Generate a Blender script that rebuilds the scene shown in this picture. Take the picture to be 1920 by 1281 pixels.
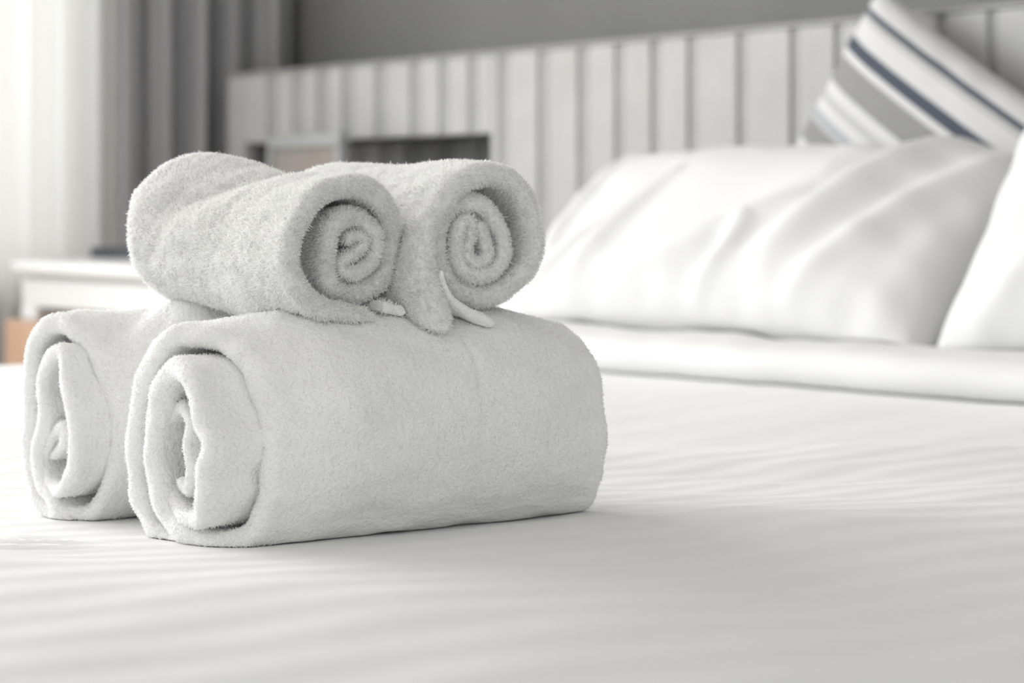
import bpy, math, random
import numpy as np
from mathutils import Vector

# ------------------------------------------------------------------ camera
# World: X runs along the headboard (window side is -X), Y towards the headboard, Z up.
F_PX = 4990.0                       # focal length in pixels of the 1920 wide frame
HORIZON = 390.0                     # pixel row of the eye level
ANG = math.radians(56.87)           # heading of the camera
RX, RY = math.cos(ANG), math.sin(ANG)       # camera right  (world XY)
FX, FY = -math.sin(ANG), math.cos(ANG)      # camera forward (world XY)
BED = 0.56                          # height of the bed surface
EYE = BED + 0.177

scene = bpy.context.scene
for o in list(bpy.data.objects):
    bpy.data.objects.remove(o)
col = scene.collection

cam_d = bpy.data.cameras.new('camera')
cam = bpy.data.objects.new('camera', cam_d)
col.objects.link(cam)
cam.location = (0, 0, EYE)
cam.rotation_euler = (math.radians(90), 0, ANG)
cam_d.sensor_width = 36
cam_d.lens = F_PX / 1920 * 36
cam_d.shift_y = -(640.5 - HORIZON) / 1920
cam_d.clip_start = 0.05
cam_d.dof.use_dof = True
cam_d.dof.focus_distance = 1.425
cam_d.dof.aperture_fstop = 10.0
scene.camera = cam

# ------------------------------------------------------------------ light
WORLD = 0.90
world = bpy.data.worlds.new('world')
scene.world = world
world.use_nodes = True
wn = world.node_tree.nodes
wn['Background'].inputs[0].default_value = (0.99, 1.0, 0.99, 1)
wn['Background'].inputs[1].default_value = WORLD

WIN_Y0, WIN_Y1, WIN_Z0, WIN_Z1 = -2.9, 1.93, 0.60, 2.9
WALL_X = -4.30
ld = bpy.data.lights.new('window_left_offscreen', 'AREA')
ld.shape = 'RECTANGLE'
ld.size = WIN_Z1 - WIN_Z0
ld.size_y = WIN_Y1 - WIN_Y0
ld.energy = 232
ld.color = (1.0, 1.0, 1.0)
lo = bpy.data.objects.new('window_left_offscreen', ld)
col.objects.link(lo)
lo.location = (WALL_X - 0.32, (WIN_Y0 + WIN_Y1) / 2, (WIN_Z0 + WIN_Z1) / 2)
lo.rotation_euler = (0, math.radians(-90), 0)

vs = scene.view_settings
vs.view_transform = 'Standard'
vs.look = 'None'
vs.gamma = 1
vs.use_curve_mapping = False
vs.exposure = 0.13

# ------------------------------------------------------------------ helpers
rng = np.random.default_rng(7)


def c2w(xc, zc, z):
    """camera aligned plan position (right, forward) and height -> world"""
    return (RX * xc + FX * zc, RY * xc + FY * zc, z)


def ray_y(px, y):
    """world X where the view ray of a pixel column meets the plane Y = y"""
    r = (px - 960) / F_PX
    dx, dy = RX * r + FX, RY * r + FY
    return dx * y / dy


def ray_x(px, x):
    r = (px - 960) / F_PX
    dx, dy = RX * r + FX, RY * r + FY
    return dy * x / dx


def on_z(px, py, z):
    zc = F_PX * (EYE - z) / (py - HORIZON)
    return c2w((px - 960) / F_PX * zc, zc, z)


def height_at(py, x, y):
    zc = FX * x + FY * y
    return EYE - (py - HORIZON) / F_PX * zc


def waves(P, scale, seed, n=7):
    """smooth noise: a sum of sines of random direction; P is (N, k)"""
    r = np.random.default_rng(seed)
    out = np.zeros(len(P))
    for i in range(n):
        d = r.normal(size=P.shape[1])
        d /= np.linalg.norm(d)
        k = 2 * np.pi / scale * r.uniform(0.6, 1.7)
        out += np.sin(P @ d * k + r.uniform(0, 6.28)) * r.uniform(0.5, 1)
    return out / n * 1.6


def tag(o, label=None, cat=None, group=None, kind=None):
    if label:
        o['label'] = label
    if cat:
        o['category'] = cat
    if group:
        o['group'] = group
    if kind:
        o['kind'] = kind
    return o


def mesh_np(name, verts, faces, mat, smooth=True):
    me = bpy.data.meshes.new(name)
    verts = np.asarray(verts, dtype=np.float32)
    faces = np.asarray(faces, dtype=np.int32)
    k = faces.shape[1]
    me.vertices.add(len(verts))
    me.vertices.foreach_set('co', verts.ravel())
    me.loops.add(faces.size)
    me.loops.foreach_set('vertex_index', faces.ravel())
    me.polygons.add(len(faces))
    me.polygons.foreach_set('loop_start', np.arange(0, faces.size, k, dtype=np.int32))
    me.polygons.foreach_set('loop_total', np.full(len(faces), k, dtype=np.int32))
    me.polygons.foreach_set('use_smooth', np.full(len(faces), smooth))
    me.update(calc_edges=True)
    me.validate()
    if mat:
        me.materials.append(mat)
    return me


def outward(me):
    import bmesh
    bm = bmesh.new()
    bm.from_mesh(me)
    bmesh.ops.recalc_face_normals(bm, faces=bm.faces[:])
    bm.to_mesh(me)
    bm.free()
    return me


def link(name, me, parent=None):
    o = bpy.data.objects.new(name, me)
    col.objects.link(o)
    if parent:
        o.parent = parent
    return o


def empty(name, loc=(0, 0, 0), rz=0):
    o = bpy.data.objects.new(name, None)
    col.objects.link(o)
    o.location = loc
    o.rotation_euler = (0, 0, rz)
    o.empty_display_size = 0.05
    return o


def box_mesh(name, lo_, hi_, mat, bevel=0.0):
    import bmesh
    bm = bmesh.new()
    bmesh.ops.create_cube(bm, size=1)
    for v in bm.verts:
        for i in range(3):
            v.co[i] = lo_[i] if v.co[i] < 0 else hi_[i]
    if bevel:
        bmesh.ops.bevel(bm, geom=bm.edges[:], offset=bevel, segments=2, affect='EDGES', profile=0.5)
    me = bpy.data.meshes.new(name)
    bm.to_mesh(me)
    bm.free()
    if mat:
        me.materials.append(mat)
    return me


def box(name, lo_, hi_, mat, parent=None, bevel=0.0):
    return link(name, box_mesh(name, lo_, hi_, mat, bevel), parent)


def grid_faces(n, m, close_m=False):
    i = np.arange(n - 1)[:, None]
    mm = m if close_m else m - 1
    j = np.arange(mm)[None, :]
    j2 = (j + 1) % m
    f = np.stack([i * m + j, i * m + j2, (i + 1) * m + j2, (i + 1) * m + j], -1)
    return f.reshape(-1, 4)


def settle(W, support, cell, deep):
    """lift points that sank less than `deep` into what they rest on, so soft things flatten on each other"""
    W = np.asarray(W, float)
    S = np.vstack([np.asarray(q).reshape(-1, 3) for q in support])
    flat = W.reshape(-1, 3).copy()
    o = S[:, :2].min(0)
    ij = ((S[:, :2] - o) / cell).astype(int)
    n = ij.max(0) + 2
    H = np.full(n, -9.0)
    np.maximum.at(H, (ij[:, 0], ij[:, 1]), S[:, 2])
    g = (flat[:, :2] - o) / cell - 0.5
    i0 = np.floor(g).astype(int)
    fr = g - i0
    ok = np.all((i0 >= 0) & (i0 < n - 1), 1)
    i0 = np.clip(i0, 0, n - 2)
    h = sum(H[i0[:, 0] + a, i0[:, 1] + b] * (fr[:, 0] if a else 1 - fr[:, 0]) * (fr[:, 1] if b else 1 - fr[:, 1])
            for a in (0, 1) for b in (0, 1))
    dz = h + 0.0006 - flat[:, 2]
    m = ok & (h > -1) & (dz > 0) & (dz < deep)
    flat[m, 2] += dz[m]
    return flat.reshape(W.shape)


def world_verts(o):
    V = np.zeros(len(o.data.vertices) * 3, np.float32)
    o.data.vertices.foreach_get('co', V)
    M = np.array(o.matrix_world)
    return V.reshape(-1, 3) @ M[:3, :3].T + M[:3, 3]


def settle_object(o, support, cell, deep):
    M = np.array(o.matrix_world.inverted())
    W = settle(world_verts(o), support, cell, deep)
    o.data.vertices.foreach_set('co', (W @ M[:3, :3].T + M[:3, 3]).astype(np.float32).ravel())
    o.data.update()


def sstep(a, b, x):
    t = np.clip((x - a) / (b - a), 0, 1)
    return t * t * (3 - 2 * t)


def catmull(P, n):
    """resample a Catmull-Rom curve through P at n equal arc length steps"""
    P = np.asarray(P, float)
    Q = np.vstack([2 * P[0] - P[1], P, 2 * P[-1] - P[-2]])
    out = []
    for i in range(1, len(Q) - 2):
        t = np.linspace(0, 1, 40, endpoint=False)[:, None]
        p0, p1, p2, p3 = Q[i - 1], Q[i], Q[i + 1], Q[i + 2]
        out.append(0.5 * (2 * p1 + (p2 - p0) * t + (2 * p0 - 5 * p1 + 4 * p2 - p3) * t ** 2
                          + (3 * p1 - p0 - 3 * p2 + p3) * t ** 3))
    C = np.vstack(out + [P[-1:]])
    d = np.r_[0, np.cumsum(np.linalg.norm(np.diff(C, axis=0), axis=1))]
    s = np.linspace(0, d[-1], n)
    return np.stack([np.interp(s, d, C[:, k]) for k in range(C.shape[1])], 1), d[-1]


# ------------------------------------------------------------------ materials
def material(name, color, rough=0.8, spec=0.3, sheen=0.0):
    m = bpy.data.materials.new(name)
    m.use_nodes = True
    b = m.node_tree.nodes['Principled BSDF']
    b.inputs['Base Color'].default_value = (*color, 1)
    b.inputs['Roughness'].default_value = rough
    b.inputs['Specular IOR Level'].default_value = spec
    if sheen:
        b.inputs['Sheen Weight'].default_value = sheen
        b.inputs['Sheen Roughness'].default_value = 0.6
    return m


def nodes(m):
    nt = m.node_tree
    return nt, nt.nodes, nt.links, nt.nodes['Principled BSDF']


def add_bump(m, kind='noise', scale=100, strength=0.3, dist=0.001, detail=4, stretch=(1, 1, 1), prev=None, coord='Object'):
    nt, N, L, b = nodes(m)
    tc = N.new('ShaderNodeTexCoord')
    mp = N.new('ShaderNodeMapping')
    mp.inputs['Scale'].default_value = stretch
    L.new(tc.outputs[coord], mp.inputs[0])
    if kind == 'noise':
        t = N.new('ShaderNodeTexNoise')
        t.inputs['Scale'].default_value = scale
        t.inputs['Detail'].default_value = detail
        out = t.outputs['Fac']
    elif kind == 'voronoi':
        t = N.new('ShaderNodeTexVoronoi')
        t.inputs['Scale'].default_value = scale
        out = t.outputs['Distance']
    L.new(mp.outputs[0], t.inputs['Vector'])
    bp = N.new('ShaderNodeBump')
    bp.inputs['Strength'].default_value = strength
    bp.inputs['Distance'].default_value = dist
    L.new(out, bp.inputs['Height'])
    if prev:
        L.new(prev.outputs[0], bp.inputs['Normal'])
    L.new(bp.outputs[0], b.inputs['Normal'])
    return bp


def vary(m, c0, c1, scale=3, detail=3, stretch=(1, 1, 1)):
    """procedural colour: noise mixed between two colours"""
    nt, N, L, b = nodes(m)
    tc = N.new('ShaderNodeTexCoord')
    mp = N.new('ShaderNodeMapping')
    mp.inputs['Scale'].default_value = stretch
    L.new(tc.outputs['Object'], mp.inputs[0])
    t = N.new('ShaderNodeTexNoise')
    t.inputs['Scale'].default_value = scale
    t.inputs['Detail'].default_value = detail
    L.new(mp.outputs[0], t.inputs['Vector'])
    r = N.new('ShaderNodeValToRGB')
    r.color_ramp.elements[0].position = 0.3
    r.color_ramp.elements[1].position = 0.7
    r.color_ramp.elements[0].color = (*c0, 1)
    r.color_ramp.elements[1].color = (*c1, 1)
    L.new(t.outputs['Fac'], r.inputs[0])
    L.new(r.outputs[0], b.inputs['Base Color'])
    return m


TOWEL = (0.86, 0.86, 0.845)
M_towel = material('terry_cloth', TOWEL, 0.95, 0.1, 0.25)
vary(M_towel, (0.90, 0.90, 0.89), (0.93, 0.93, 0.92), 60, 4)
_b = add_bump(M_towel, 'voronoi', 900, 0.5, 0.0006)
add_bump(M_towel, 'noise', 330, 0.8, 0.0022, 5, prev=_b)

M_pile = bpy.data.materials.new('terry_pile')
M_pile.use_nodes = True
_nt = M_pile.node_tree
_p = _nt.nodes['Principled BSDF']
_p.inputs['Base Color'].default_value = (0.95, 0.95, 0.94, 1)
_p.inputs['Roughness'].default_value = 1
_p.inputs['Specular IOR Level'].default_value = 0.0
_tr = _nt.nodes.new('ShaderNodeBsdfTranslucent')
_tr.inputs[0].default_value = (0.95, 0.95, 0.94, 1)
_mx = _nt.nodes.new('ShaderNodeMixShader')
_mx.inputs[0].default_value = 0.3
_nt.links.new(_p.outputs[0], _mx.inputs[1])
_nt.links.new(_tr.outputs[0], _mx.inputs[2])
_nt.links.new(_mx.outputs[0], _nt.nodes['Material Output'].inputs[0])


def cotton(name, color, stripe=None):
    m = material(name, color, 0.75, 0.25, 0.1)
    prev = add_bump(m, 'noise', 900, 0.15, 0.0003, 2)
    if stripe:
        nt, N, L, b = nodes(m)
        tc = N.new('ShaderNodeTexCoord')
        w = N.new('ShaderNodeTexWave')
        w.wave_type = 'BANDS'
        w.bands_direction = 'X'
        w.inputs['Scale'].default_value = stripe
        w.inputs['Distortion'].default_value = 0.5
        w.inputs['Detail'].default_value = 1
        w.inputs['Detail Scale'].default_value = 0.6
        L.new(tc.outputs['Object'], w.inputs['Vector'])
        bp = N.new('ShaderNodeBump')
        bp.inputs['Strength'].default_value = 0.58
        bp.inputs['Distance'].default_value = 0.0010
        L.new(w.outputs['Fac'], bp.inputs['Height'])
        L.new(prev.outputs[0], bp.inputs['Normal'])
        L.new(bp.outputs[0], b.inputs['Normal'])
        r = N.new('ShaderNodeMapRange')
        r.inputs['To Min'].default_value = 0.55
        r.inputs['To Max'].default_value = 0.8
        L.new(w.outputs['Fac'], r.inputs['Value'])
        L.new(r.outputs[0], b.inputs['Roughness'])
    return m


M_duvet = cotton('striped_sateen', (0.84, 0.842, 0.836), 9.5)
M_sheet = cotton('white_cotton', (0.66, 0.66, 0.657))
M_mattress = cotton('mattress_ticking', (0.8, 0.8, 0.78))

M_wall = material('grey_plaster', (0.25, 0.25, 0.245), 0.9, 0.2)
vary(M_wall, (0.175, 0.175, 0.172), (0.205, 0.205, 0.20), 2.5, 5)
add_bump(M_wall, 'noise', 120, 0.2, 0.001)
M_wwall = material('white_plaster', (0.75, 0.75, 0.74), 0.9, 0.2)
add_bump(M_wwall, 'noise', 120, 0.2, 0.001)
M_ceil = material('ceiling_paint', (0.8, 0.8, 0.79), 0.9, 0.2)
add_bump(M_ceil, 'noise', 90, 0.15, 0.001)
M_floor = material('floor_wood', (0.42, 0.36, 0.31), 0.5)
vary(M_floor, (0.37, 0.31, 0.27), (0.46, 0.40, 0.35), 4, 6, (1, 14, 1))
M_lining = material('headboard_lining', (0.2, 0.2, 0.195), 0.9, 0.2)
add_bump(M_lining, 'noise', 300, 0.2, 0.0005)
M_panel = material('panel_fabric', (0.62, 0.62, 0.60), 0.9, 0.15)
vary(M_panel, (0.43, 0.43, 0.42), (0.47, 0.47, 0.46), 14, 5)
add_bump(M_panel, 'noise', 500, 0.2, 0.0006)
M_strip = material('strip_fabric', (0.36, 0.36, 0.352), 0.9, 0.15)
vary(M_strip, (0.33, 0.33, 0.325), (0.37, 0.37, 0.365), 14, 5)
M_white = material('white_lacquer', (0.85, 0.85, 0.845), 0.4, 0.4)
vary(M_white, (0.66, 0.66, 0.657), (0.70, 0.70, 0.697), 5)
M_wood = material('tan_wood', (0.55, 0.36, 0.25), 0.5, 0.3)
vary(M_wood, (0.50, 0.32, 0.22), (0.60, 0.41, 0.29), 6, 6, (8, 1, 1))
M_slate = material('slate_cover', (0.10, 0.12, 0.14), 0.6)
vary(M_slate, (0.05, 0.062, 0.075), (0.07, 0.082, 0.095), 30)
M_paper = material('paper', (0.8, 0.79, 0.76), 0.9)
vary(M_paper, (0.78, 0.77, 0.74), (0.83, 0.82, 0.79), 80)
M_silver = material('silver_frame', (0.62, 0.63, 0.63), 0.45, 0.5)
vary(M_silver, (0.26, 0.265, 0.265), (0.30, 0.305, 0.305), 20)
M_print = material('faded_print', (0.5, 0.44, 0.41), 0.6)
vary(M_print, (0.24, 0.195, 0.18), (0.26, 0.245, 0.225), 7, 2)
M_drape = material('grey_drape', (0.25, 0.25, 0.26), 0.85, 0.2, 0.0)
vary(M_drape, (0.34, 0.34, 0.35), (0.39, 0.386, 0.392), 6, 4, (1, 1, 0.2))
add_bump(M_drape, 'noise', 700, 0.2, 0.0004)

M_sheer = bpy.data.materials.new('sheer_voile')
M_sheer.use_nodes = True
_nt = M_sheer.node_tree
_p = _nt.nodes['Principled BSDF']
_p.inputs['Base Color'].default_value = (0.8, 0.8, 0.78, 1)
_p.inputs['Roughness'].default_value = 0.9
_tr = _nt.nodes.new('ShaderNodeBsdfTranslucent')
_tr.inputs[0].default_value = (0.68, 0.68, 0.675, 1)
_mx = _nt.nodes.new('ShaderNodeMixShader')
_mx.inputs[0].default_value = 0.5
_nt.links.new(_p.outputs[0], _mx.inputs[1])
_nt.links.new(_tr.outputs[0], _mx.inputs[2])
_nt.links.new(_mx.outputs[0], _nt.nodes['Material Output'].inputs[0])


def stripe_material(name, stops, height, z0):
    """flat woven stripes counted from the top edge (local Z = z0 + height) downwards"""
    m = material(name, (0.6, 0.6, 0.6), 0.85, 0.15)
    nt, N, L, b = nodes(m)
    tc = N.new('ShaderNodeTexCoord')
    sp = N.new('ShaderNodeSeparateXYZ')
    L.new(tc.outputs['Object'], sp.inputs[0])
    mr = N.new('ShaderNodeMapRange')
    mr.inputs['From Min'].default_value = z0 + height
    mr.inputs['From Max'].default_value = z0
    L.new(sp.outputs['Z'], mr.inputs['Value'])
    r = N.new('ShaderNodeValToRGB')
    cr = r.color_ramp
    cr.interpolation = 'CONSTANT'
    cr.elements[0].position = 0
    cr.elements[0].color = (*stops[0][1], 1)
    cr.elements[1].position = stops[1][0]
    cr.elements[1].color = (*stops[1][1], 1)
    for p, c in stops[2:]:
        e = cr.elements.new(p)
        e.color = (*c, 1)
    L.new(mr.outputs[0], r.inputs[0])
    L.new(r.outputs[0], b.inputs['Base Color'])
    add_bump(m, 'noise', 500, 0.2, 0.0005)
    return m


# ------------------------------------------------------------------ room
YW = 2.31            # headboard wall
YH = 2.13            # headboard front
tag(box('floor', (-5.0, -4.2, -0.05), (1.5, YW, 0), M_floor), kind='structure')
tag(box('wall_headboard', (WALL_X, YW, 0), (1.5, YW + 0.12, 3.0), M_wall), kind='structure')
tag(box('ceiling', (WALL_X - 0.2, -4.2, 3.0), (1.5, YW + 0.12, 2.66), M_ceil), kind='structure')
wl = tag(empty('wall_window', (0, 0, 0)), kind='structure')
for lo_, hi_ in (((WALL_X - 0.2, WIN_Y1, 0), (WALL_X, YW, 3.0)),
                 ((WALL_X - 0.2, -4.2, 0), (WALL_X, WIN_Y0, 3.0)),
                 ((WALL_X - 0.2, WIN_Y0, 0), (WALL_X, WIN_Y1, WIN_Z0)),
                 ((WALL_X - 0.2, WIN_Y0, WIN_Z1), (WALL_X, WIN_Y1, 3.0))):
    box('wall_section', lo_, hi_, M_wwall, wl)
wf = tag(empty('window_1', (0, 0, 0)), kind='structure')
for y in (WIN_Y0, WIN_Y1 - 0.05):
    box('window_jamb', (WALL_X - 0.14, y, WIN_Z0), (WALL_X - 0.07, y + 0.05, WIN_Z1), M_white, wf, 0.006)
for z in (WIN_Z0, WIN_Z1 - 0.05):
    box('window_rail', (WALL_X - 0.14, WIN_Y0, z), (WALL_X - 0.07, WIN_Y1, z + 0.05), M_white, wf, 0.006)


def curtain(name, y0, y1, x, amp, n, z0, z1, mat, seed, slant=0.0, flare=0.0, thick=0.002):
    r = np.random.default_rng(seed)
    ny, nz = max(60, n * 16), 24
    t = np.linspace(0, 1, ny)
    z = np.linspace(z0, z1, nz)
    T, Z = np.meshgrid(t, z, indexing='ij')
    ph = T * n * 2 * np.pi + 0.6 * np.sin(T * 5 + seed)
    zz = (Z - z0) / (z1 - z0)
    amp_l = amp * (0.7 + 0.3 * np.sin(T * 9 + seed * 2)) * (1 - 0.25 * zz)
    ph = ph + 0.5 * np.sin(zz * 3 + T * 4)
    Yc = y0 + (y1 - y0) * T + slant * (zz - 0.3) * T + 0.12 * amp * np.sin(2 * ph)
    Xc = x + amp_l * np.sin(ph) + 0.15 * amp * np.sin(ph * 2.3 + 1)
    V = np.stack([Xc, Yc, Z], -1).reshape(-1, 3)
    me = mesh_np(name, V, grid_faces(ny, nz), mat)
    o = link(name, me)
    md = o.modifiers.new('cloth_thickness', 'SOLIDIFY')
    md.thickness = thick
    return o


tag(curtain('sheer_curtain', 0.9, 2.02, WALL_X + 0.022, 0.012, 17, 0.02, 2.9, M_sheer, 3, thick=0.0006),
    'bright white sheer curtain hanging in the daylight of the window', 'curtain')
tag(curtain('drape', 1.955, 2.295, WALL_X + 0.068, 0.030, 5, 0.01, 2.9, M_drape, 5, slant=0.02),
    'heavy dark grey drape in deep folds beside the headboard', 'curtain')

# ------------------------------------------------------------------ headboard
HB_L = ray_y(425, YH)
HB_R = 0.2
HB_TOP = EYE + 0.2275
hb = tag(empty('headboard', (0, 0, 0)), 'wide pale headboard of upright panels with grey strips between and a niche', 'headboard')
NX0, NX1 = ray_y(458, YH), ray_y(919, YH)      # niche
NZ1 = height_at(250, NX1, YH)
NZ0 = 0.60
YB = 2.155           # front of the carcass behind the panels
for lo_, hi_ in (((HB_L, YB, 0), (NX0, YW - 0.002, HB_TOP)), ((NX1, YB, 0), (HB_R, YW - 0.002, HB_TOP)),
                 ((NX0, YB, NZ1), (NX1, YW - 0.002, HB_TOP)), ((NX0, YB, 0), (NX1, YW - 0.002, NZ0)),
                 ((NX0, YW - 0.03, NZ0), (NX1, YW - 0.002, NZ1))):
    box('carcass', lo_, hi_, M_lining, hb)
box('top_rail', (HB_L, YH - 0.002, HB_TOP), (HB_R, YW - 0.002, HB_TOP + 0.006), M_strip, hb, 0.002)
strips = [(509, 20), (558, 22), (604, 22), (651, 22), (713, 22), (779, 22), (832, 20), (887, 20), (943, 20), (1018, 22),
          (1092, 20), (1161, 19), (1228, 18), (1297, 18), (1390, 18), (1489, 17), (1572, 17), (1668, 17), (1765, 17), (1859, 17)]
edges = [(ray_y(p - w / 2, YH), ray_y(p + w / 2, YH)) for p, w in strips]
sp = edges[-1][0] - edges[-2][0]
while edges[-1][1] + sp < HB_R - 0.05:
    edges.append((edges[-1][0] + sp, edges[-1][1] + sp))


def slat(name, x0, x1, y0, y1, mat, bev):
    """an upright piece; split where the niche interrupts it"""
    for a, b, low in ((max(x0, HB_L), min(x1, NX0), 0.03), (max(x0, NX0), min(x1, NX1), NZ1), (max(x0, NX1), min(x1, HB_R), 0.03)):
        if b - a > 0.003:
            box(name, (a + 0.0004, y0, low), (b - 0.0004, y1, HB_TOP), mat, hb, min(bev, (b - a) * 0.3))


px0 = HB_L
for a, b in edges:
    slat('panel', px0, a, YH, YB, M_panel, 0.003)
    slat('grey_strip', a, b, YH + 0.004, YB, M_strip, 0.001)
    px0 = b
slat('panel', px0, HB_R, YH, YB, M_panel, 0.004)
# the back of the niche, panelled like the front
yb = YW - 0.03
px0 = NX0
for a, b in edges:
    if b < NX0 or a > NX1 - 0.02:
        continue
    off = 0.03
    a, b = max(a - off, NX0), b - off + 0.012
    if a - px0 > 0.004:
        box('niche_panel', (px0, yb - 0.012, NZ0), (a, yb, NZ1), M_panel, hb, 0.002)
    box('niche_strip', (a, yb - 0.006, NZ0), (b, yb, NZ1), M_strip, hb)
    px0 = b
box('niche_panel', (px0, yb - 0.012, NZ0), (NX1, yb, NZ1), M_panel, hb, 0.002)

# ------------------------------------------------------------------ bed
BX0, BX1, BY0, BY1 = -2.86, -0.66, 0.12, YH - 0.012
bb = tag(empty('bed_base', ((BX0 + BX1) / 2, (BY0 + BY1) / 2, 0)), 'low upholstered bed base under the mattress', 'bed base')


def kid_box(name, lo_, hi_, mat, parent, bevel=0.0):
    p = parent.location
    return box(name, tuple(lo_[i] - p[i] for i in range(3)), tuple(hi_[i] - p[i] for i in range(3)), mat, parent, bevel)


kid_box('plinth', (BX0 + 0.05, BY0 + 0.05, 0.10), (BX1 - 0.05, BY1, 0.28), M_lining, bb, 0.01)
for x in (BX0 + 0.12, BX1 - 0.18):
    for y in (BY0 + 0.1, BY1 - 0.16):
        kid_box('leg', (x, y, 0), (x + 0.06, y + 0.06, 0.10), M_lining, bb, 0.005)
tag(box('mattress', (BX0 + 0.04, BY0 + 0.04, 0.28), (BX1 - 0.04, BY1, 0.40), M_mattress, None, 0.03),
    'thick pale mattress wrapped by the white duvet', 'mattress')


def bed_h(x, y):
    """height of the duvet surface"""
    xc = RX * x + RY * y
    zc = FX * x + FY * y
    P = np.stack([x, y], -1)
    h = 0.0022 * waves(P, 0.35, 11) + 0.0010 * waves(P, 0.12, 12)
    # soft swell in front of the towels and to their right
    g = lambda cx, cz, sx, sz, a: a * np.exp(-((xc - cx) / sx) ** 2 - ((zc - cz) / sz) ** 2)
    h += g(-0.10, 1.24, 0.16, 0.07, 0.007)
    h += g(0.16, 1.50, 0.11, 0.06, 0.007)
    h += g(-0.30, 1.30, 0.09, 0.05, 0.006)
    h += g(0.30, 1.85, 0.30, 0.07, 0.010)
    h += g(-0.10, 2.25, 0.9, 0.25, 0.006)
    # creases fanning out from under the back towel
    lx, lz = xc + 0.17, zc - 1.40
    ang = np.arctan2(lz, -lx)
    rad = np.hypot(lx, lz)
    fan = np.exp(-((ang + 0.15) / 0.45) ** 2) * sstep(0.03, 0.10, rad) * (1 - sstep(0.2, 0.4, rad))
    h += 0.0040 * fan * np.sin(ang * 19 + 2 * np.sin(rad * 20))
    # undulations catching the light right of the towels
    m = np.exp(-((xc - 0.22) / 0.2) ** 2 - ((zc - 1.75) / 0.2) ** 2)
    h += 0.0014 * m * np.sin((zc * 1.0 + xc * 0.35) * 60 + 3 * np.sin(xc * 7))
    # the near side falls away towards the edge of the bed
    e = np.clip(x + 1.22, 0, None)
    h -= 0.45 * e * e
    # pressed down under the towels
    ax, az = xc + 0.105, zc - 1.50
    s = ax * 0.788 + az * 0.616
    p = -ax * 0.616 + az * 0.788
    m = (1 - sstep(0.09, 0.17, np.abs(s))) * (1 - sstep(0.085, 0.14, np.abs(p - 0.04)))
    h = h * (1 - m) - 0.001 * m
    return h


def duvet_section(a0, a1, n, edge_r=0.05, drop=0.26):
    """parameter -> (position, drop) across a bed with rounded sides"""
    flat = np.linspace(a0 + edge_r, a1 - edge_r, n)
    th = np.linspace(0, np.pi / 2, 9)[1:]
    side = np.linspace(0, 1, 10)[1:]
    l_p = np.r_[np.full(9, a0)[::-1], (a0 + edge_r - edge_r * np.sin(th))[::-1]]
    l_d = np.r_[(edge_r + side * drop)[::-1], (edge_r - edge_r * np.cos(th))[::-1]]
    return np.r_[l_p, flat, a0 + a1 - l_p[::-1]], np.r_[l_d, np.zeros(n), l_d[::-1]]


xs, xd = duvet_section(BX0 - 0.02, BX1 + 0.02, 430)
ys, yd = duvet_section(BY0 - 0.02, BY1 + 0.02, 300)
k = len(ys) - 18
ys, yd = ys[:k], yd[:k]               # the head end stays flat against the headboard
ys[-1] = BY1
XX, YY = np.meshgrid(xs, ys, indexing='ij')
DD = np.maximum(xd[:, None], yd[None, :])
H = bed_h(XX.ravel(), YY.ravel()).reshape(XX.shape)
ripple = 0.012 * np.sin(YY * 11 + XX * 9) * sstep(0.05, 0.25, DD)
XX = XX + np.where(xd[:, None] > 0, ripple * np.where(XX < -1.5, -1, 1), 0)
V = np.stack([XX, YY, BED + H * (DD < 0.03) - DD], -1).reshape(-1, 3)
duv = tag(link('duvet', mesh_np('duvet', V, grid_faces(*XX.shape)[:, ::-1], M_duvet)),
          'smooth white duvet with fine woven stripes covering the whole bed', 'duvet')

duvet_verts = V

# the turned down top: a thicker folded layer across the head of the bed
FY0 = 1.645
prof = []
th = np.linspace(-np.pi / 2, np.pi / 2, 14)
rr = 0.019
prof = [(FY0 + rr - rr * math.cos(t), rr + rr * math.sin(t)) for t in th]
prof += [(y, 2 * rr) for y in np.linspace(FY0 + rr + 0.01, BY1 - 0.002, 40)]
prof = np.array(prof)
prof = np.vstack([[(BY1 - 0.002, 0.0)], [(FY0 + rr + 0.02, 0.0)], prof, [(BY1 - 0.002, 0.0)]])
xx = np.linspace(BX0 + 0.01, BX1 - 0.01, 300)
A, B = np.meshgrid(xx, np.arange(len(prof)), indexing='ij')
Yp, Zp = prof[B][..., 0], prof[B][..., 1]
n1 = waves(np.stack([A.ravel(), Yp.ravel()], -1), 0.3, 31).reshape(A.shape)
n2 = waves(np.stack([A.ravel()], -1), 0.4, 32).reshape(A.shape)
n3 = waves(np.stack([A.ravel() * 0.8 + Yp.ravel() * 0.5, Yp.ravel()], -1), 0.09, 33).reshape(A.shape)
top = sstep(0.01, 2 * rr, Zp)
Zp = Zp + top * (0.004 * n1 + 0.0015 * n3 + 0.006 * sstep(FY0, FY0 + 0.06, Yp) - 0.016 * sstep(FY0 + 0.06, FY0 + 0.14, Yp))
base = bed_h(A.ravel(), Yp.ravel()).reshape(A.shape)
endt = np.minimum(1, np.sqrt(np.clip(np.minimum(A - xx[0], xx[-1] - A) / 0.03, 0, 1)) + 0.02)
V = np.stack([A, Yp + 0.004 * n2 * (Yp < BY1 - 0.1), BED + base + 0.001 + Zp * endt], -1).reshape(-1, 3)
fold_verts = V
fold = link('turned_down_fold', outward(mesh_np('turned_down_fold', V, grid_faces(*A.shape), M_sheet)), duv)


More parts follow.
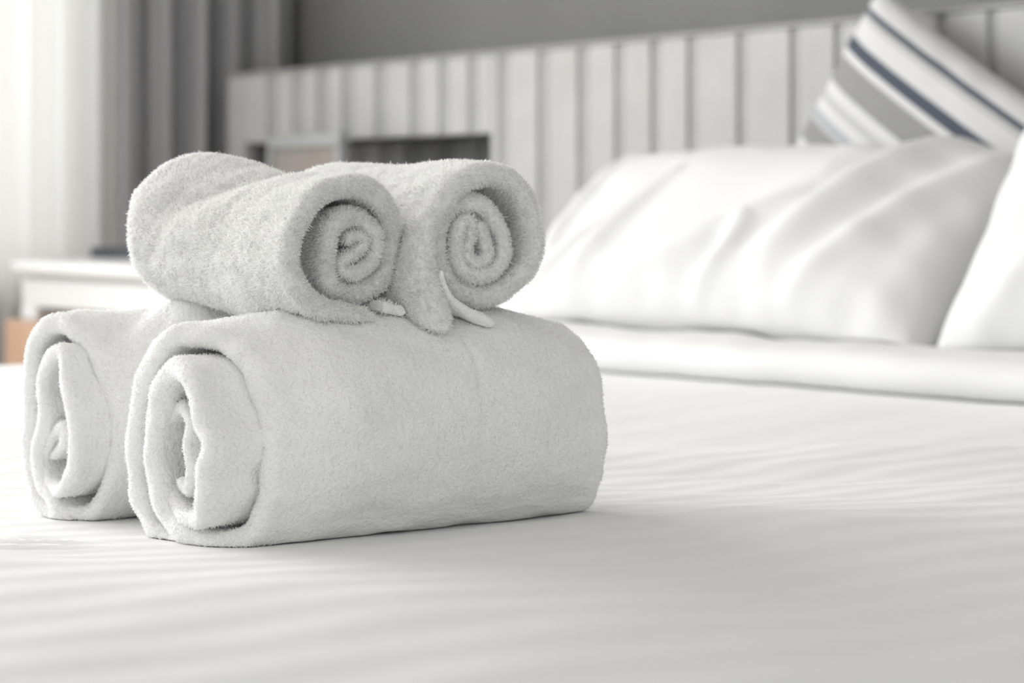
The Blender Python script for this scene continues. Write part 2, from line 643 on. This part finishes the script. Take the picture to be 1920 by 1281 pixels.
# ------------------------------------------------------------------ pillows
def pillow(name, w, h, t, mat, seed, ridges=(), pinch=0.06, nw=110, nh=80, wr=0.004, edge=0.42):
    """stuffed case lying in local XZ (X width, Z up), thickness along Y, origin at the centre of the bottom edge"""
    a = np.linspace(-1, 1, nw)
    b = np.linspace(-1, 1, nh)
    A, B = np.meshgrid(a, b, indexing='ij')
    # sides pulled in between the corners
    sx = 1 - pinch * (1 - B ** 2) * 1.0
    sz = 1 - pinch * 1.2 * (1 - A ** 2)
    X = A * sx * w / 2
    Z = (B * sz + 1) * h / 2
    prof = ((1 - np.abs(A) ** 2.6) * (1 - np.abs(B) ** 2.6)).clip(0) ** edge
    P = np.stack([X.ravel(), Z.ravel()], -1)
    n = waves(P, 0.25, seed).reshape(A.shape)
    n2 = waves(P, 0.08, seed + 1).reshape(A.shape)
    near = sstep(0.35, 0.95, np.maximum(np.abs(A), np.abs(B)))
    front = t / 2 * prof * (1 + 0.05 * n) + wr * n2 * near * np.minimum(1, prof * 3) + 0.002
    for (x0, z0, x1, z1, hh, ww) in ridges:
        d = np.array([x1 - x0, z1 - z0])
        Ln = np.hypot(*d)
        d /= Ln
        s = (X - x0) * d[0] + (Z - z0) * d[1]
        q = (X - x0) * -d[1] + (Z - z0) * d[0] + 0.012 * np.sin(s / Ln * 3)
        env = np.clip(s / Ln, 0, 1)
        env = np.where((s > 0) & (s < Ln), np.sin(np.pi * env) ** 0.6, 0)
        front = front + hh * env * (np.exp(-(q / ww) ** 2) - 0.5 * np.exp(-((q - ww * 1.9) / (ww * 1.2)) ** 2)) * np.minimum(1, prof * 2.5)
    back = t / 2 * prof * (1 + 0.05 * n[::-1]) + 0.002
    Vf = np.stack([X, -front, Z], -1).reshape(-1, 3)
    Vb = np.stack([X, back, Z], -1).reshape(-1, 3)
    f = grid_faces(nw, nh)
    idx = np.arange(nw * nh).reshape(nw, nh)
    rim = np.r_[idx[:, 0], idx[-1, 1:], idx[-2::-1, -1], idx[0, -2:0:-1]]
    rim2 = np.roll(rim, -1)
    N = nw * nh
    fr = np.stack([rim, rim2, rim2 + N, rim + N], -1)
    F = np.vstack([f[:, ::-1][:, ::-1], f[:, ::-1] + N, fr[:, ::-1]])
    return outward(mesh_np(name, np.vstack([Vf, Vb]), F, mat))


def place_pillow(o, x, y, z, lean, roll=0.0, yaw=0.0):
    """lean back towards +Y, roll within its own plane, turn about Z"""
    from mathutils import Matrix
    m = Matrix.Translation((x, y, z)) @ Matrix.Rotation(yaw, 4, 'Z') @ Matrix.Rotation(-lean, 4, 'X') @ Matrix.Rotation(roll, 4, 'Y')
    o.matrix_world = m


R = math.radians
FT = BED + 0.045
front_ridges = [(0.14, 0.06, 0.30, 0.36, 0.020, 0.022), (0.20, 0.02, 0.36, 0.30, 0.014, 0.018),
                (-0.12, 0.03, 0.16, 0.16, 0.016, 0.02), (-0.20, 0.02, -0.10, 0.20, 0.014, 0.016),
                (-0.27, 0.03, -0.30, 0.28, 0.014, 0.016), (0.05, 0.02, 0.10, 0.12, 0.012, 0.014), (-0.30, 0.02, -0.18, 0.12, 0.012, 0.014)]
p1 = link('pillow', pillow('pillow', 0.77, 0.29, 0.18, M_sheet, 41, front_ridges))
place_pillow(p1, -2.307, 1.72, FT - 0.022, R(46), 0, R(0))
tag(p1, 'plump white pillow with diagonal creases below the striped cushion', 'pillow')
p2 = link('pillow', pillow('pillow', 0.76, 0.275, 0.19, M_sheet, 47, [(-0.3, 0.02, -0.2, 0.12, 0.01, 0.02), (-0.2, 0.02, 0.0, 0.2, 0.006, 0.03)]))
place_pillow(p2, -1.535, 1.745, FT - 0.022, R(30), 0, R(2))
tag(p2, 'smooth upright white pillow cut off beside the creased pillow', 'pillow')

LG, WH, NV, MG, BG = (0.44, 0.44, 0.432), (0.58, 0.58, 0.575), (0.075, 0.085, 0.11), (0.26, 0.26, 0.26), (0.36, 0.38, 0.40)
CW, CH = 0.40, 0.263
stops = [(0.0, WH), (0.073, NV), (0.095, LG), (0.12, WH), (0.19, NV), (0.24, WH), (0.27, MG), (0.375, WH), (0.42, LG), (0.45, WH), (0.49, BG),
         (0.52, LG), (0.535, MG), (0.62, WH), (0.68, NV), (0.73, WH), (0.8, MG), (0.95, LG)]
stops = [(p * 0.315 / CH, c) for p, c in stops if p * 0.315 / CH < 1]
M_cush = stripe_material('striped_weave', stops, CH, 0.0)
cu = link('striped_cushion', pillow('striped_cushion', CW, CH, 0.09, M_cush, 61, pinch=0.03, wr=0.002))
lam, phi = R(13), R(27)
e1 = np.array([1.0, 0, 0])
e2 = np.array([0, math.sin(lam), math.cos(lam)])
ytl = 2.085
tl = np.array([ray_y(1655, ytl), ytl, 0.0])
tl[2] = height_at(-22, tl[0], tl[1])
bottom_mid = tl + 0.5 * CW * (math.cos(phi) * e1 - math.sin(phi) * e2) - CH * (math.sin(phi) * e1 + math.cos(phi) * e2)
place_pillow(cu, *bottom_mid, lam, phi, 0)
tag(cu, 'oblong cushion with grey, white and navy stripes tilted against the headboard', 'cushion')

bpy.context.view_layer.update()
for p in (p1, p2, cu):
    settle_object(p, [fold_verts, duvet_verts], 0.012, 0.06)

# ------------------------------------------------------------------ nightstand and what stands on it
NS_T = 0.656
ns = tag(empty('nightstand', (-3.55, 1.86, 0)), 'white nightstand with a moulded top on a tan wooden base by the curtain', 'nightstand')
nx0 = ray_y(18, 1.61)
nx1 = nx0 + 0.74
ny0, ny1 = 1.61, 2.10
kid_box('wooden_base', (nx0 - 0.05, ny0 + 0.012, 0.04), (nx1 + 0.03, ny1, 0.5615), M_wood, ns, 0.004)
kid_box('plinth', (nx0 + 0.0, ny0 + 0.03, 0), (nx1, ny1 - 0.02, 0.04), M_wood, ns)
kid_box('drawer_box', (nx0 + 0.014, ny0 + 0.014, 0.584), (nx1 - 0.014, ny1 - 0.01, 0.628), M_white, ns, 0.004)
kid_box('moulding', (nx0 + 0.022, ny0 + 0.022, 0.628), (nx1 - 0.022, ny1 - 0.014, 0.634), M_white, ns)
kid_box('top', (nx0, ny0, 0.634), (nx1, ny1, NS_T), M_white, ns, 0.007)
for fx in (nx0 + 0.012, nx1 - 0.072):
    for fy in (ny0 + 0.012, ny1 - 0.072):
        kid_box('foot', (fx, fy, 0.5615), (fx + 0.06, fy + 0.06, 0.586), M_white, ns, 0.006)

bk0 = ray_y(173, 1.80)
bk = tag(empty('book', (bk0 + 0.10, 1.88, NS_T)), 'slim dark slate book lying on the white nightstand', 'book')
kid_box('cover', (bk0, 1.80, NS_T), (bk0 + 0.2, 1.95, NS_T + 0.003), M_slate, bk)
kid_box('cover', (bk0, 1.80, NS_T + 0.014), (bk0 + 0.2, 1.95, NS_T + 0.017), M_slate, bk)
kid_box('spine', (bk0, 1.797, NS_T), (bk0 + 0.2, 1.80, NS_T + 0.017), M_slate, bk)
kid_box('page_block', (bk0, 1.803, NS_T + 0.003), (bk0 + 0.197, 1.947, NS_T + 0.014), M_paper, bk)

pf = tag(empty('picture_frame', (0, 0, 0)), 'silver picture frame with a faded print in front of the dark niche', 'picture frame')
fx0, fx1 = ray_y(484, 2.02), ray_y(640, 2.00)
fw = fx1 - fx0
fz = height_at(247, fx1, 2.0) - NS_T
bar = 0.022
for nm, lo_, hi_ in (('frame_rail', (0, 0, fz - bar), (fw, 0.016, fz)), ('frame_rail', (0, 0, 0), (fw, 0.016, bar)),
                     ('frame_stile', (0, 0, bar), (bar, 0.016, fz - bar)), ('frame_stile', (fw - bar * 0.9, 0, bar), (fw, 0.016, fz - bar))):
    box(nm, lo_, hi_, M_silver, pf, 0.003)
box('print', (bar, 0.006, bar), (fw - bar, 0.012, fz - bar), M_print, pf)
box('easel_back', (fw * 0.4, 0.016, 0), (fw * 0.6, 0.03, fz * 0.7), M_lining, pf, 0.002)
pf.location = (fx0, 2.035, NS_T)
pf.rotation_euler = (0, 0, R(-7))

# ------------------------------------------------------------------ rolled towels
def towel(name, label, group, zc, cpx, axis_deg, length, curve_px, thick, end0, end1, scale_fn, shift_fn, seed,
          extras=(), body=None, rest=None, pile_len=0.0018, pile_n=60000, outer_turn=1.0, wob=0.0012, n_a=56):
    """A sheet rolled along a traced spiral. The spiral's pixels are projected on the upright plane of the roll's end,
    whose distance follows from the bed or rolls it rests on."""
    ca, sa = math.cos(math.radians(axis_deg)), math.sin(math.radians(axis_deg))
    ax = np.array([ca, sa])                       # plan axis (right, forward) from the end into the roll
    lat = np.array([sa, -ca])
    if lat[0] < 0:
        lat = -lat
    cx = (cpx[0] - 960) / F_PX * zc
    cz_h = EYE - (cpx[1] - HORIZON) / F_PX * zc
    C0 = np.array([cx, zc])

    def to_local(px, py, a=0.0):
        """pixel and depth along the axis -> lateral, height, depth"""
        d = np.array([(px - 960) / F_PX, 1.0])
        t = (C0 @ ax + a) / (d @ ax)
        return (d * t - C0) @ lat, EYE - (py - HORIZON) / F_PX * t - cz_h, a

    def sheet(curve, th_fn, e0, e1, ns, main=False):
        c, total = catmull(np.array([to_local(*q) for q in curve]), ns)
        rim, c = c[:, 2], c[:, :2]
        tg = np.gradient(c, axis=0)
        tg /= np.linalg.norm(tg, axis=1)[:, None] + 1e-9
        nrm = np.stack([tg[:, 1], -tg[:, 0]], -1)
        s = np.linspace(0, 1, ns)
        th = th_fn(s)
        dist = np.minimum(s, 1 - s) * total
        th = th * np.sqrt(np.clip(1 - (1 - np.clip(dist / (th / 2), 0, 1)) ** 2, 0.01, 1))
        a0, a1 = e0(s) + rim, e1(s)
        # orient: first samples' normal must point away from the centre
        cen = c.mean(0)
        if np.mean(np.sum(nrm[:ns // 3] * (c[:ns // 3] - cen), 1)) < 0:
            nrm = -nrm
        # loop around the sheet: outer face, far rim, inner face, near rim
        ua = np.linspace(0, 1, n_a) ** 1.0
        kk = 9
        ang = np.linspace(-np.pi / 2, np.pi / 2, kk)
        rows_a, rows_o, side = [], [], []
        for u in ua:
            rows_a.append(('f', u, 0)); rows_o.append(1.0); side.append(0)
        for q in ang[::-1][1:-1]:
            rows_a.append(('e', 1, math.cos(q))); rows_o.append(math.sin(q)); side.append(1)
        for u in ua[::-1]:
            rows_a.append(('f', u, 0)); rows_o.append(-1.0); side.append(2)
        for q in ang[1:-1]:
            rows_a.append(('e', 0, -math.cos(q))); rows_o.append(math.sin(q)); side.append(3)
        m = len(rows_a)
        S = s[:, None] * np.ones(m)[None]
        Aa = np.zeros((ns, m))
        for j, (kd, u, cc) in enumerate(rows_a):
            lo_a, hi_a = a0 + th / 2, a1 - th / 2
            Aa[:, j] = lo_a + (hi_a - lo_a) * u + (cc * th / 2 if kd == 'e' else 0)
        off = np.array(rows_o)[None, :] * th[:, None] / 2
        P = c[:, None, :] + nrm[:, None, :] * off[..., None]
        # body shape along the axis: the end keeps the traced outline, the body behind it is an even roll
        al = Aa / length
        if main and body:
            bc = np.array(body[:2])
            d = c - bc
            rr_, tt_ = np.hypot(d[:, 0], d[:, 1]) + th / 2, np.arctan2(d[:, 1], d[:, 0])
            bins = np.linspace(-np.pi, np.pi, 73)[:-1] + np.pi / 72
            env = np.array([np.max(rr_ * (np.abs((tt_ - b_ + np.pi) % (2 * np.pi) - np.pi) < 0.13)) for b_ in bins])
            ok = env > 0
            env = np.interp(bins, bins[ok], env[ok], period=2 * np.pi)
            ex = np.where(np.sin(bins) < 0, 2.7, 2.05)          # flattened where it rests
            ell = (np.abs(np.cos(bins) / body[2]) ** ex + np.abs(np.sin(bins) / body[3]) ** ex) ** (-1 / ex)
            ra = ell / env
            ra = (np.roll(ra, 1) + ra * 2 + np.roll(ra, -1)) / 4
            D_ = P - bc
            q_ = np.interp(np.arctan2(D_[..., 1], D_[..., 0]), bins, ra, period=2 * np.pi)
            fb = sstep(0.04, 0.30, al)
            P = bc + D_ * (1 + fb * (q_ - 1))[..., None]
        ang2 = np.arctan2(P[..., 1], P[..., 0])
        sc = scale_fn(al, ang2)
        P = P * sc[..., None]
        sh = shift_fn(al)
        P = P + np.stack(sh, -1)
        # gentle lumps in the cloth
        Q = np.stack([P[..., 0].ravel(), P[..., 1].ravel(), Aa.ravel()], -1)
        nz = (wob * waves(Q, 0.05, seed) + wob * 0.5 * waves(Q, 0.018, seed + 1)).reshape(ns, m)
        P = P + nrm[:, None, :] * nz[..., None]
        Aa = Aa + 0.8 * (wob * waves(np.stack([P[..., 0].ravel(), P[..., 1].ravel()], -1), 0.03, seed + 2)).reshape(ns, m)
        plan = C0 + Aa[..., None] * ax + P[..., 0:1] * lat
        W = np.stack([RX * plan[..., 0] + FX * plan[..., 1], RY * plan[..., 0] + FY * plan[..., 1], cz_h + P[..., 1]], -1)
        if rest:
            W = settle(W, *rest)
        return W, np.array(side), s, al

    parts = [sheet(curve_px, thick, end0, end1, 420, True)]
    for e in extras:
        parts.append(sheet(*e, 70))
    allV, allF, base = [], [], 0
    roots = []
    for pi, (W, side, s, al) in enumerate(parts):
        ns, m = W.shape[:2]
        f = grid_faces(ns, m, True)
        V = W.reshape(-1, 3)
        # caps at the two ends of the sheet
        F = f
        allV.append(V)
        allF.append(F + base)
        base += len(V)
        # faces that carry visible pile
        p0, p1, p2, p3 = (V[F[:, k]] for k in range(4))
        fn = np.cross(p2 - p0, p3 - p1)
        area = np.linalg.norm(fn, axis=1) / 2
        fn = fn / (2 * area[:, None] + 1e-12)
        jj = np.tile(np.arange(m), ns - 1)
        ii = np.repeat(np.arange(ns - 1), m)
        sd = side[jj]
        sf = s[ii]
        aa = al.reshape(-1)[F[:, 0]]
        w = np.where((sd == 0) & (sf < outer_turn), 1.0, 0.0)
        w = np.where(sd == 3, 1.4, w)
        w = np.where((sd == 1) & (sf < outer_turn * 1.1), 1.0, w)
        w = np.where(((sd == 0) | (sd == 2)) & (aa < 0.14) & (w == 0), 0.7, w)
        if pi > 0:
            w = np.where(w > 0, 0.25, 0.0)
        roots.append((p0, p1, p2, p3, fn, area * w))
    V = np.vstack(allV)
    F = np.vstack(allF)
    # make normals point out of the sheet
    me = mesh_np(name, V, F, M_towel)
    import bmesh
    bm = bmesh.new(); bm.from_mesh(me)
    bmesh.ops.holes_fill(bm, edges=[e for e in bm.edges if e.is_boundary], sides=0)
    bmesh.ops.recalc_face_normals(bm, faces=bm.faces[:])
    sign_f = np.array([f_.normal[:] for f_ in bm.faces])[:len(F)]
    bm.to_mesh(me); bm.free()
    for p in me.polygons:
        p.use_smooth = True
    o = tag(link(name, me), label, 'towel', group)
    # pile: short loops of yarn standing out of the cloth
    p0, p1, p2, p3, fn, wt = (np.concatenate([r[k] for r in roots]) for k in range(6))
    flip = np.sum(fn * sign_f, 1) < 0
    fn[flip] *= -1
    r = np.random.default_rng(seed + 9)
    pick = r.choice(len(wt), pile_n, p=wt / wt.sum())
    u, v = r.random((2, pile_n, 1))
    root = (p0[pick] * (1 - u) + p1[pick] * u) * (1 - v) + (p3[pick] * (1 - u) + p2[pick] * u) * v
    n = fn[pick]
    tng = r.normal(size=(pile_n, 3))
    tng -= n * np.sum(tng * n, 1)[:, None]
    tng /= np.linalg.norm(tng, axis=1)[:, None] + 1e-9
    comb = np.stack([waves(root, 0.03, seed + 20 + k_) for k_ in range(3)], -1)
    comb -= n * np.sum(comb * n, 1)[:, None]
    ln = pile_len * r.uniform(0.45, 1.0, (pile_n, 1)) * (1 + 0.5 * (r.random((pile_n, 1)) > 0.97))
    d = n * r.uniform(0.35, 0.95, (pile_n, 1)) + tng * 0.5 + comb * 0.5
    d /= np.linalg.norm(d, axis=1)[:, None]
    wv = np.cross(d, r.normal(size=(pile_n, 3)))
    wv /= np.linalg.norm(wv, axis=1)[:, None] + 1e-9
    hw = 0.0002
    tip = root + d * ln
    mid = root + (d + n * 0.15) * ln * 0.55
    B0, B1 = root - wv * hw - n * 0.0003, root + wv * hw - n * 0.0003
    M0, M1 = mid - wv * hw * 0.9, mid + wv * hw * 0.9
    T0, T1 = tip - wv * hw * 0.25, tip + wv * hw * 0.25
    PV = np.stack([B0, B1, M0, M1, T0, T1], 1).reshape(-1, 3)
    b6 = np.arange(pile_n)[:, None] * 6
    PF = np.vstack([b6 + np.array([[0, 1, 3, 2]]), b6 + np.array([[2, 3, 5, 4]])])
    pm = mesh_np('pile', PV, PF, M_pile)
    nn = np.repeat(n, 6, axis=0)
    tag(link('pile', pm, o), kind='stuff')
    return V


def z3(pts):
    return [(x / 3.371 + 540, y / 3.371 + 270) for x, y in pts]


def z4(pts):
    return [(x / 2.4625, y / 2.4625 + 540, a * 0.001) for x, y, a in pts]


def lin(*kv):
    ks = [a for a, b in kv]
    vsx = [b for a, b in kv]
    return lambda s: np.interp(s, ks, vsx)


const = lambda v: (lambda s: np.full_like(s, v))
noshift = lambda al: (np.zeros_like(al), np.zeros_like(al))

A_curve = z4([(880, 1190, 6), (780, 1176, 4), (690, 1130, 1), (622, 1000, 0), (592, 850, 0), (588, 690, 0), (612, 500, 0), (668, 345, 0),
              (750, 235, 2), (850, 222, 9), (1000, 262, 18), (1125, 412, 25), (1185, 635, 27), (1200, 850, 27), (1182, 1020, 25), (1110, 1150, 18),
              (970, 1200, 8), (850, 1165, 1), (760, 1075, 0), (702, 945, -2), (678, 790, -2), (683, 640, -2), (708, 490, -2), (772, 385, -3),
              (838, 408, -4), (876, 510, -4), (912, 640, -4), (938, 720, -4), (916, 850, -4), (912, 960, -4), (890, 1070, -2), (825, 1055, 1),
              (768, 940, 5), (752, 780, 7), (768, 640, 8), (815, 555, 7), (852, 620, 5), (848, 720, 4), (866, 820, 4), (852, 930, 5), (815, 890, 7)])
SEAM = 0.61
bath_a = towel('rolled_bath_towel', 'large rolled white bath towel in front with a seam round its side', 'bath towels at the bottom of the stack',
      1.40, (345, 806), 38, 0.255, A_curve, lin((0, .011), (0.1, .0135), (0.6, .0135), (0.75, .010), (1, .007)),
      const(0.0), lambda s: 0.255 + 0 * s,
      lambda al, an: 1 + 0.01 * np.sin(al * 5) - 0.22 * sstep(0.72, 1.08, al) * sstep(-1.0, 0.2, np.sin(an))
      - 0.022 * np.exp(-((al - SEAM) / 0.007) ** 2) * sstep(-0.6, 0.4, np.sin(an)) - 0.006 * sstep(SEAM - 0.01, SEAM + 0.01, al),
      noshift, 100, rest=([duvet_verts], 0.009, 0.02), body=(-0.002, 0.0005, 0.059, 0.0632), pile_len=0.0013, pile_n=90000, outer_turn=0.40, wob=0.0016, n_a=120)

B_curve = z4([(x - 20, y - max(0, 600 - y) * 0.05, a) for x, y, a in [(330, 1078, 4), (240, 1052, 1), (165, 960, 0), (132, 800, 0), (126, 640, 0), (140, 440, 0), (160, 265, 0), (230, 182, 2), (330, 210, 8),
              (445, 355, 16), (502, 555, 20), (522, 720, 20), (500, 880, 18), (420, 1030, 12), (300, 1050, 3), (238, 985, 0), (185, 890, 0),
              (165, 760, 0), (193, 650, 0), (205, 560, 0), (190, 450, 0), (222, 345, 0), (278, 312, -1), (300, 430, -2), (325, 560, -2),
              (346, 690, -2), (335, 820, -2), (292, 925, 0), (232, 905, 2), (205, 800, 4), (238, 695, 5), (295, 640, 5), (295, 720, 6), (252, 785, 7)]])
bath_b = towel('rolled_bath_towel', 'large rolled white bath towel at the back, half hidden by the seamed roll', 'bath towels at the bottom of the stack',
      1.497, (137, 776), 38, 0.235, B_curve, lin((0, .0105), (0.1, .012), (0.6, .011), (0.75, .0095), (1, .006)),
      const(0.0), lambda s: 0.235 + 0 * s,
      lambda al, an: 1 + 0.01 * np.sin(al * 5 + 1) - 0.22 * sstep(0.72, 1.08, al) * sstep(-1.0, 0.2, np.sin(an)),
      noshift, 200, rest=([duvet_verts], 0.009, 0.02), body=(-0.006, 0.0005, 0.056, 0.0612), pile_len=0.0013, pile_n=70000, outer_turn=0.40, wob=0.0016)

C_curve = z3([(545, 1105), (400, 1090), (230, 1040), (105, 930), (40, 760), (45, 580), (120, 420), (250, 310), (410, 260), (555, 300),
              (670, 420), (715, 570), (715, 730), (650, 870), (510, 945), (390, 930), (315, 840), (290, 690), (312, 560), (385, 485), (480, 465),
              (570, 530), (605, 640), (565, 745), (475, 805), (405, 805), (385, 755), (440, 715), (510, 660), (525, 595), (460, 575), (412, 612)])


def c_scale(al, an):
    an = np.mod(an + np.pi / 2, 2 * np.pi) - np.pi / 2          # -90 .. 270 degrees, seam at the underside
    up = an - np.pi / 2
    out = 1 + 0.06 * sstep(0.5, 0.85, al) - 0.12 * sstep(0.92, 1.06, al)
    # a fold running back from the top across the visible side, and lesser creases
    for a0, k, w, h, lo_, hi_ in ((0.40, 0.26, 0.10, -0.13, -0.7, 1.3), (0.27, 0.22, 0.045, 0.035, -0.6, 1.2), (0.16, 0.12, 0.035, -0.025, -0.5, 1.0),
                                  (0.60, 0.16, 0.05, -0.03, 0.2, 1.6), (0.45, 0.20, 0.04, -0.03, 0.9, 2.0), (0.72, 0.05, 0.05, -0.02, 0.5, 1.8)):
        env = sstep(lo_ - 0.3, lo_ + 0.3, up) * (1 - sstep(hi_ - 0.4, hi_ + 0.4, up))
        out = out + h * env * np.exp(-((al - a0 - k * up) / w) ** 2)
    return out


towel('rolled_hand_towel', 'small rolled white towel whose end shows a wide gap inside its outer layer', 'hand towels on top of the stack',
      1.43, (655, 458), 130, 0.16, C_curve, lin((0, .012), (0.1, .0105), (0.5, .011), (0.7, .0105), (0.82, .008), (1, .005)),
      lin((0, .0), (0.35, .0), (0.42, .003), (0.5, .010), (0.6, .010), (0.7, .004), (1, .006)),
      lambda s: 0.16 + 0 * s, c_scale,
      lambda al: (0.004 * np.sin(al * 3), 0.0105 * sstep(0.35, 0.95, al)), 300, rest=([bath_a, bath_b], 0.004, 0.02), pile_len=0.0030, pile_n=110000, outer_turn=0.47, wob=0.0016)

D_curve = z3([(925, 1165), (880, 1030), (850, 860), (860, 700), (900, 530), (990, 370), (1110, 250), (1260, 185), (1400, 205), (1510, 320),
              (1570, 480), (1575, 660), (1520, 820), (1410, 930), (1270, 965), (1130, 900), (1040, 780), (1005, 630), (1030, 480), (1110, 385),
              (1220, 370), (1310, 430), (1375, 550), (1395, 690), (1345, 800), (1230, 835), (1140, 790), (1105, 650), (1130, 520), (1185, 490), (1195, 590),
              (1180, 700), (1230, 760), (1300, 710), (1290, 590), (1250, 490)])
D_tail = z3([(925, 800), (945, 900), (1020, 1000), (1130, 1065), (1230, 1120), (1262, 1125)])
CD_tail = z3([(632, 1024), (690, 1032), (775, 1066)])
towel('rolled_hand_towel', 'small rolled white towel with loose flaps hanging below its end, nearer the pillows', 'hand towels on top of the stack',
      1.488, (915, 450), 130, 0.16, D_curve, lin((0, .022), (0.05, .018), (0.12, .0125), (0.5, .0118), (0.62, .011), (0.72, .008), (1, .0065)),
      lin((0, -.012), (0.06, -.006), (0.14, .0), (0.4, .0), (0.5, .008), (0.6, .006), (0.7, .002), (1, .005)),
      lambda s: 0.16 + 0 * s,
      lambda al, an: 1 - 0.05 * np.exp(-((al - 0.5) / 0.25) ** 2) - 0.12 * sstep(0.92, 1.06, al),
      noshift, 400, rest=([bath_a, bath_b], 0.004, 0.02), extras=((D_tail, lin((0, .003), (0.5, .006), (1, .008)), const(-.006), const(.06)), (CD_tail, const(.006), const(.004), const(.06))),
      pile_len=0.0030, pile_n=100000, outer_turn=0.47, wob=0.0014)
